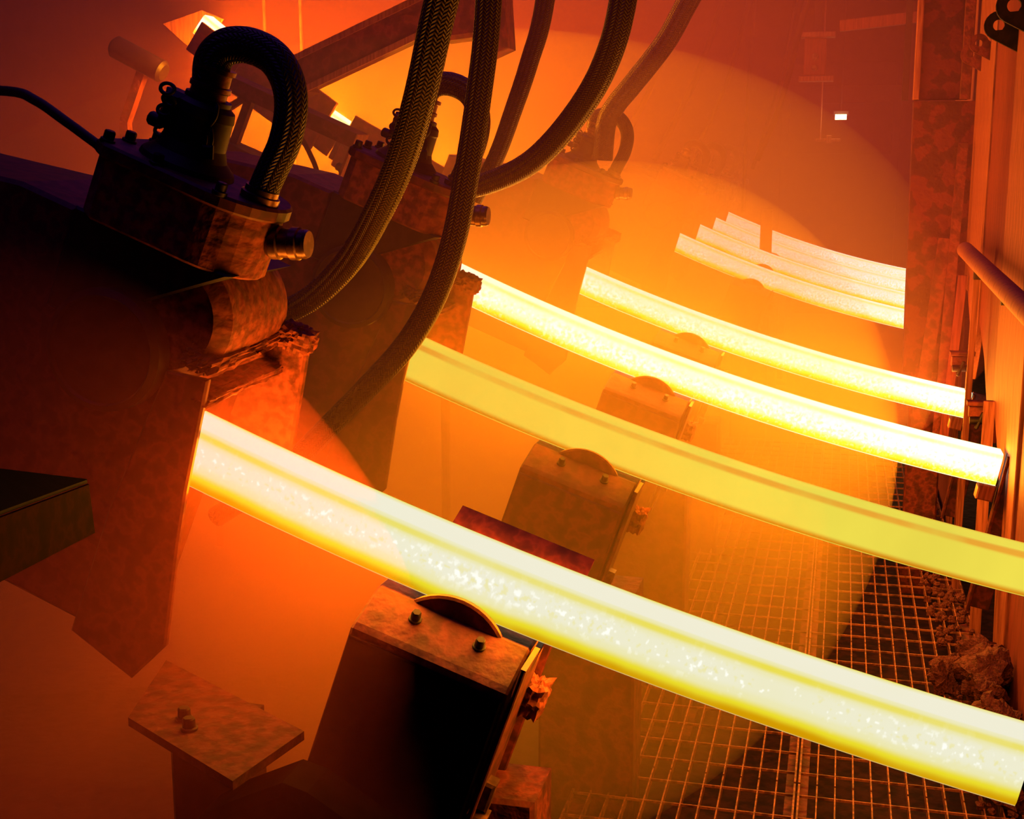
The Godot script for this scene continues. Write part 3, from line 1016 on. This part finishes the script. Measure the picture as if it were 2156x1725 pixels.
	for p in props:
		s = _st()
		bar(s, p[0], p[1], p[2], 0.02, Vector3(0, 0, 1))
		single("prop", s, "board", p[3], "prop", "slim props under the board wall")
	var cl := [[Vector3(0.655, 1.16, -7.35), "rusted pipe clamp at the wall above the fourth strand's end"], [Vector3(0.675, 1.05, -6.45), "dark bolted clamp above the third strand's end"]]
	for p in cl:
		var t := thing("pipe_clamp", p[1], "clamp", p[0], "pipe clamps under the board wall")
		s = _st()
		bx(s, Vector3(0, 0.02, 0), Vector3(0.13, 0.022, 0.06), 0.004)
		bx(s, Vector3(-0.01, -0.02, 0), Vector3(0.09, 0.05, 0.05), 0.004)
		part("jaw", s, "rust", t)
		s = _st()
		cyl(s, Vector3(-0.05, -0.06, 0.02), Vector3(0.05, -0.055, 0.02), 0.02, 10)
		cyl(s, Vector3(-0.02, -0.1, 0.03), Vector3(0.01, -0.02, 0.03), 0.01, 8)
		part("screw", s, "black_iron", t)
	# end stops: leaning plates and blocks under the strand ends
	for i in [2, 3]:
		var a := arc(0.69)
		var t := thing("end_stop", ["", "", "slanted end plate and block under the end of the third strand", "slanted end plate and block under the end of the fourth strand"][i], "end stop", Vector3(0.69, a.y, STRAND_Z[i]), "end stops at the wall")
		t.rotation.z = a.z
		s = _st()
		bx(s, Vector3(0.02, -0.28, 0.08), Vector3(0.015, 0.7, 0.02), 0.003)
		bx(s, Vector3(0.07, -0.28, 0.0), Vector3(0.1, 0.7, 0.015), 0.003)
		part("end_plate", s, "rust_plate", t)
		s = _st()
		bx(s, Vector3(-0.03, -0.105, 0.03), Vector3(0.07, 0.07, 0.09), 0.006)
		part("block", s, "board", t)

# ------------------------------------------------------------------ upper left: what stands upstream and behind
func _upstream() -> void:
	# steel channel end in the left foreground
	var s := _st()
	hexa(s, [Vector3(-0.898, 1.725, -0.400), Vector3(-1.264, 1.549, -2.000), Vector3(-1.270, 1.549, -2.006), Vector3(-0.904, 1.725, -0.406), Vector3(-0.846, 1.853, -0.400), Vector3(-1.270, 1.637, -2.000), Vector3(-1.276, 1.637, -2.006), Vector3(-0.852, 1.853, -0.406)])
	var be := thing("box_beam", "end of a dark steel box beam jutting in at the left edge", "beam")
	part("web", s, "dull_rust", be)
	s = _st()
	hexa(s, [Vector3(-0.855, 1.853, -0.409), Vector3(-1.279, 1.637, -2.009), Vector3(-1.280, 1.638, -2.010), Vector3(-1.262, 2.088, -0.559), Vector3(-0.855, 1.859, -0.409), Vector3(-1.279, 1.643, -2.009), Vector3(-1.280, 1.644, -2.010), Vector3(-1.262, 2.094, -0.559)])
	part("top_plate", s, "shade_black", be)
	s = _st()
	tube(s, [Vector3(-2.6, 2.40, -2.85), Vector3(-2.2, 2.37, -2.84), Vector3(-1.95, 2.362, -2.83), Vector3(-1.876, 2.339, -2.83), Vector3(-1.809, 2.297, -2.83), Vector3(-1.68, 2.21, -2.83)], 0.012, -1, 12, 6)
	single("oil_pipe", s, "black_iron", "thin bent pipe reaching the nearest unit from the left edge", "pipe")
	# truss frame along the third strand
	var t := thing("truss_frame", "tilted box frame with a cross brace seen through the hose loop", "frame", Vector3(-2.6, 2.35, -5.95))
	t.rotation.z = deg_to_rad(-24)
	var members := [
		[Vector3(-0.42, 0.085, 0), Vector3(0.37, 0.095, 0), 0.16, 0.07, "top_beam"],
		[Vector3(-0.42, -0.20, 0), Vector3(0.37, -0.19, 0), 0.16, 0.05, "bottom_beam"],
		[Vector3(-0.22, 0.06, 0), Vector3(-0.22, -0.2, 0), 0.04, 0.04, "post"],
		[Vector3(0.36, 0.13, 0), Vector3(0.36, -0.2, 0), 0.16, 0.012, "end_plate"],
		[Vector3(-0.42, -0.18, 0), Vector3(-0.24, 0.06, 0), 0.03, 0.03, "brace"],
		[Vector3(-0.38, -0.2, 0), Vector3(-1.3, -2.62, 0), 0.06, 0.06, "leg"],
	]
	for m in members:
		s = _st()
		bar(s, m[0], m[1], m[2], m[3], Vector3(0, 1, 0.01) if absf(m[0].x - m[1].x) > 0.3 else Vector3(1, 0, 0))
		part(m[4], s, "rust", t)
	s = _st()
	tube(s, [Vector3(-0.1, 0.06, 0.02), Vector3(0.05, 0.02, 0.02), Vector3(0.2, -0.09, 0.02), Vector3(0.28, -0.19, 0.02)], 0.012, -1, 8, 6)
	part("cable", s, "black_iron", t)
	s = _st()
	hexbolt(s, Vector3(0.35, -0.05, 0.05), Vector3(-1, 0, 0), 0.02, 0.03)
	part("bolt", s, "bolt_iron", t)
	# slanting duct with flange
	t = thing("slanting_duct", "slanting square duct with lit lower edges crossing behind the thick hose", "duct", Vector3(-2.35, 2.78, -6.5))
	s = _st()
	bar(s, Vector3(-0.45, -0.17, 0), Vector3(0.6, 0.26, 0), 0.2, 0.17, Vector3.UP, 0.01)
	part("duct", s, "rust", t)
	s = _st()
	bar(s, Vector3(-0.46, -0.1, 0.1), Vector3(0.6, 0.335, 0.1), 0.02, 0.03)
	bar(s, Vector3(-0.42, -0.26, 0.1), Vector3(0.62, 0.17, 0.1), 0.02, 0.03)
	part("edge_strip", s, "board", t)
	s = _st()
	bx(s, Vector3(-0.4, -0.2, 0.02), Vector3(0.1, 0.12, 0.22), 0.01, Basis(Vector3(0, 0, 1), 0.4))
	part("flange", s, "rust", t)
	# hanging pot above it
	t = thing("hanging_pot", "round-bottomed pot at the top edge behind the thick hose", "pot", Vector3(-2.15, 3.0, -6.3))
	s = _st()
	lathe(s, [Vector2(0, 0), Vector2(0.04, 0.004), Vector2(0.075, 0.025), Vector2(0.095, 0.06), Vector2(0.1, 0.3), Vector2(0.085, 0.3), Vector2(0, 0.29)], 28)
	part("bowl", s, "rust", t)
	s = _st()
	bx(s, Vector3(-0.25, 0.1, 0), Vector3(0.32, 0.02, 0.12), 0.004, Basis(Vector3(0, 0, 1), 0.1))
	part("arm", s, "board", t)
	# cabinet with a bracket between the two thick hoses
	t = thing("hoist_block", "square hoist block with a hooked bracket between the two thick hoses", "hoist", Vector3(-1.82, 2.83, -6.4))
	s = _st()
	bx(s, Vector3(0, 0.12, 0), Vector3(0.26, 0.34, 0.2), 0.02, Basis(Vector3(0, 0, 1), 0.1))
	part("body", s, "rust", t)
	s = _st()
	prism(s, [Vector2(0.14, 0.2), Vector2(0.2, 0.2), Vector2(0.22, -0.1), Vector2(0.1, -0.15), Vector2(0.1, -0.11), Vector2(0.17, -0.07)], -0.08, 0.08, 0.004)
	part("bracket", s, "rust", t)
	s = _st()
	var rg := []
	for k in 13:
		rg.append(Vector3(cos(PI * k / 12.0) * 0.12, 0.05 + sin(PI * k / 12.0) * 0.22, 0.12))
	tube(s, rg, 0.015, -1, 8, 3)
	part("bail", s, "rust", t)
	# motor on a post, faint in the smoke
	t = thing("motor_on_post", "faint motor on a slanting post in the smoke at the upper left", "motor", Vector3(-4.5, 2.85, -8.0))
	s = _st()
	cyl(s, Vector3(-0.2, 0.09, 0), Vector3(0.16, -0.09, 0), 0.075, 20, 0.02)
	part("drum", s, "black_iron", t)
	s = _st()
	bar(s, Vector3(0.02, -0.05, 0), Vector3(-0.14, -0.4, 0), 0.06, 0.06)
	bar(s, Vector3(-0.14, -0.4, 0), Vector3(-0.14, -3.35, 0), 0.06, 0.06)
	part("post", s, "rust", t)
	# added plate lit by the upstream strand, standing in for glowing haze
	t = thing("haze_glow_plate", "added bright plate standing in for glowing haze high at the upper left", "shield", Vector3(-4.24, 3.05, -8.2))
	s = _st()
	prism(s, [Vector2(-0.2, 0.04), Vector2(0.09, 0.12), Vector2(0.24, 0.06), Vector2(0.06, -0.17), Vector2(-0.06, -0.08)], -0.01, 0.01, 0.003)
	part("plate", s, "board", t)
	s = _st()
	bar(s, Vector3(0.05, 0, -0.03), Vector3(0.05, -3.6, -0.03), 0.05, 0.05)
	part("post", s, "rust", t)
	# hangers
	for x in [-3.8, -3.54]:
		s = _st()
		cyl(s, Vector3(x, 2.6, -8.4), Vector3(x - 0.03, 7.98, -8.4), 0.012, 8)
		single("hanger_rod", s, "rust", "thin hanger rod at the top edge, %s of two left of the hoses" % ("left" if x < -3.7 else "right"), "rod")

# ------------------------------------------------------------------ back of the hall
func _back_of_hall() -> void:
	var s := _st()
	# control booth with dark lintel and a lamp
	var b := thing("control_booth", "dim control booth with a dark lintel at the back, a white lamp inside", "booth", Vector3(-0.1, 0, -20.5))
	s = _st()
	bx(s, Vector3(0, 2.9, -0.6), Vector3(1.6, 1.5, 0.06), 0.01)
	part("rear_panel", s, "hall", b)
	s = _st()
	bx(s, Vector3(0, 3.15, 0.0), Vector3(1.7, 0.25, 0.2), 0.01)
	part("lintel", s, "hall", b)
	s = _st()
	bx(s, Vector3(0, 1.15, 0.0), Vector3(1.7, 2.3, 0.2), 0.01)
	part("front_panel", s, "hall", b)
	for x in [-0.8, 0.8]:
		s = _st()
		bx(s, Vector3(x, 2.65, 0.0), Vector3(0.12, 0.8, 0.2), 0.01)
		part("jamb", s, "hall", b)
	var L := thing("lamp", "small white rectangular lamp glowing in the dim booth at the back", "lamp", Vector3(-0.076, 2.69, -16.0))
	s = _st()
	bx(s, Vector3(0, 0, 0), Vector3(0.13, 0.06, 0.03), 0.006)
	var lm := StandardMaterial3D.new()
	lm.resource_name = "lamp_glow"
	lm.albedo_color = Color(0.9, 0.9, 0.8)
	lm.emission_enabled = true
	lm.emission = Color(1.0, 0.95, 0.7)
	lm.emission_energy_multiplier = 6.0
	M["lamp_glow"] = lm
	part("diffuser", s, "lamp_glow", L)
	s = _st()
	bx(s, Vector3(0, 0.05, -0.05), Vector3(0.18, 0.05, 0.12), 0.008)
	part("hood", s, "hall", L)
	s = _st()
	cyl(s, Vector3(0, 0.06, -0.05), Vector3(0, 5.3, -0.05), 0.008, 6)
	part("stem", s, "hall", L)
	var ol := OmniLight3D.new()
	ol.name = "lamp_light"
	ol.position = Vector3(-0.076, 2.69, -15.93)
	ol.light_energy = 0.12
	ol.light_color = Color(1.0, 0.95, 0.6)
	ol.light_size = 0.05
	ol.omni_range = 30.0
	ol.omni_attenuation = 2.0
	ol.shadow_enabled = true
	add_child(ol)
	# ledge lamp below
	s = _st()
	bx(s, Vector3(-0.21, 2.43, -16.0), Vector3(0.28, 0.03, 0.08), 0.006)
	bx(s, Vector3(-0.2, 2.44, -15.97), Vector3(0.06, 0.09, 0.06), 0.008)
	cyl(s, Vector3(-0.3, 2.43, -16.02), Vector3(-0.3, 7.98, -16.02), 0.01, 8)
	single("valve_wheel", s, "board", "small pale valve on a ledge below the white lamp", "valve")
	# switch box
	var e := thing("switch_box", "rusty switch box with top and bottom flanges on the dark back wall", "switch box", Vector3(-0.345, 3.22, -14.0))
	s = _st()
	bx(s, Vector3(0, 0, 0), Vector3(0.22, 0.36, 0.14), 0.01)
	part("case", s, "board_red", e)
	for y in [0.215, -0.215]:
		s = _st()
		bx(s, Vector3(0.02, y, 0.02), Vector3(0.34, 0.05, 0.2), 0.006)
		part("flange", s, "board", e)
	s = _st()
	cyl(s, Vector3(0, 0.0, 0.06), Vector3(0, 0.0, 0.1), 0.035, 14)
	cyl(s, Vector3(0, -0.11, 0.06), Vector3(0, -0.11, 0.1), 0.03, 14)
	part("button", s, "worn_steel", e)
	s = _st()
	bx(s, Vector3(0, 0.0, -0.22), Vector3(0.1, 0.1, 0.35), 0.01)
	bx(s, Vector3(0, 2.45, -0.42), Vector3(0.08, 4.7, 0.08), 0.01)
	part("post", s, "hall", e)
	# cross beam and post by the column
	s = _st()
	bar(s, Vector3(-0.1, 3.33, -12.0), Vector3(0.9, 3.42, -12.0), 0.08, 0.09)
	single("cross_beam", s, "board_red", "dim horizontal beam meeting the column near the top", "beam")
	s = _st()
	bar(s, Vector3(0.43, 7.98, -11.0), Vector3(0.43, 2.66, -11.0), 0.05, 0.05)
	single("standpipe", s, "black_iron", "black upright pipe just left of the column", "pipe")
	# dark post in front of the farthest strands
	s = _st()
	bx(s, Vector3(-0.84, 0.7, -15.3), Vector3(0.13, 1.9, 0.1), 0.01)
	single("dark_post", s, "rust", "dark post standing before the farthest strand, cutting its glow", "post")
	# far service cables
	var cab := [
		[Vector3(-0.41, 3.75, -13.2), Vector3(-0.62, 2.8, -13.3), Vector3(-0.85, 2.2, -13.4), 0.03, "thick slanting cable dropping left of the switch box"],
		[Vector3(-1.55, 3.9, -12.9), Vector3(-1.8, 3.0, -12.9), Vector3(-2.2, 2.2, -12.8), 0.03, "leftmost faint hose slanting in the far haze"],
		[Vector3(-1.2, 3.9, -13.6), Vector3(-1.5, 3.0, -13.6), Vector3(-1.9, 2.2, -13.6), 0.03, "second faint hose slanting in the far haze"],
		[Vector3(-1.0, 4.0, -14.3), Vector3(-1.25, 3.0, -14.3), Vector3(-1.6, 2.2, -14.3), 0.025, "third faint hose slanting in the far haze"],
		[Vector3(-1.05, 4.1, -15.4), Vector3(-1.1, 3.0, -15.4), Vector3(-1.12, 1.6, -15.4), 0.02, "thin upright cable in the far haze"],
		[Vector3(-0.55, 4.1, -15.0), Vector3(-0.75, 3.0, -15.0), Vector3(-1.0, 2.1, -15.0), 0.02, "thin slanting cable beside the thick one in the far haze"],
	]
	for k in cab:
		s = _st()
		tube(s, [k[0] + (k[0] - k[1]) * 3.0, k[0], k[1], k[2]], k[3], -1, 10, 6)
		single("far_cable", s, "hall", k[4], "cable", "cables and hoses in the far haze")

# ------------------------------------------------------------------ slag heap
func _debris() -> void:
	var r := RandomNumberGenerator.new()
	r.seed = 12
	var words := ["flat", "rounded", "jagged", "long", "small", "knobbly"]
	var spots := ["at the foot of the heap by the grid", "on the crown of the heap", "against the boards behind the heap", "on the near side of the heap", "on the far side of the heap"]
	for k in 34:
		var s := _st()
		var a := r.randf() * TAU
		var d := sqrt(r.randf()) * 0.42
		var h := 0.22 * (1.0 - d / 0.5)
		var sz := r.randf_range(0.03, 0.085)
		var half := Vector3(sz * r.randf_range(0.8, 1.7), sz * r.randf_range(0.5, 0.9), sz * r.randf_range(0.7, 1.2))
		lump(s, Vector3.ZERO, half, 0.6, k * 1.7, Basis(Vector3(r.randf(), r.randf(), r.randf()).normalized(), r.randf() * 3.0), 8, 0.45, 2.2)
		var o := single("slag_lump", s, "slag", "lump of slag in the heap where the walkway grid meets the right wall", "slag", "slag lumps heaped by the right wall")
		o.position = Vector3(minf(0.66 + cos(a) * d * 0.45, 0.66), h + half.y * 0.3, -5.2 + sin(a) * d * 1.6)
	var s2 := _st()
	for k in 260:
		var c := Vector3(r.randf_range(0.5, 0.69), 0.0, r.randf_range(-8.2, -4.2))
		lump(s2, c + Vector3(0, 0.004, 0), Vector3.ONE * r.randf_range(0.008, 0.024), 0.6, k * 0.9, Basis.IDENTITY, 5, 0.4)
	var g := single("gravel", s2, "slag", "loose slag gravel strewn along the right edge of the grid", "gravel")
	g.set_meta("kind", "stuff")
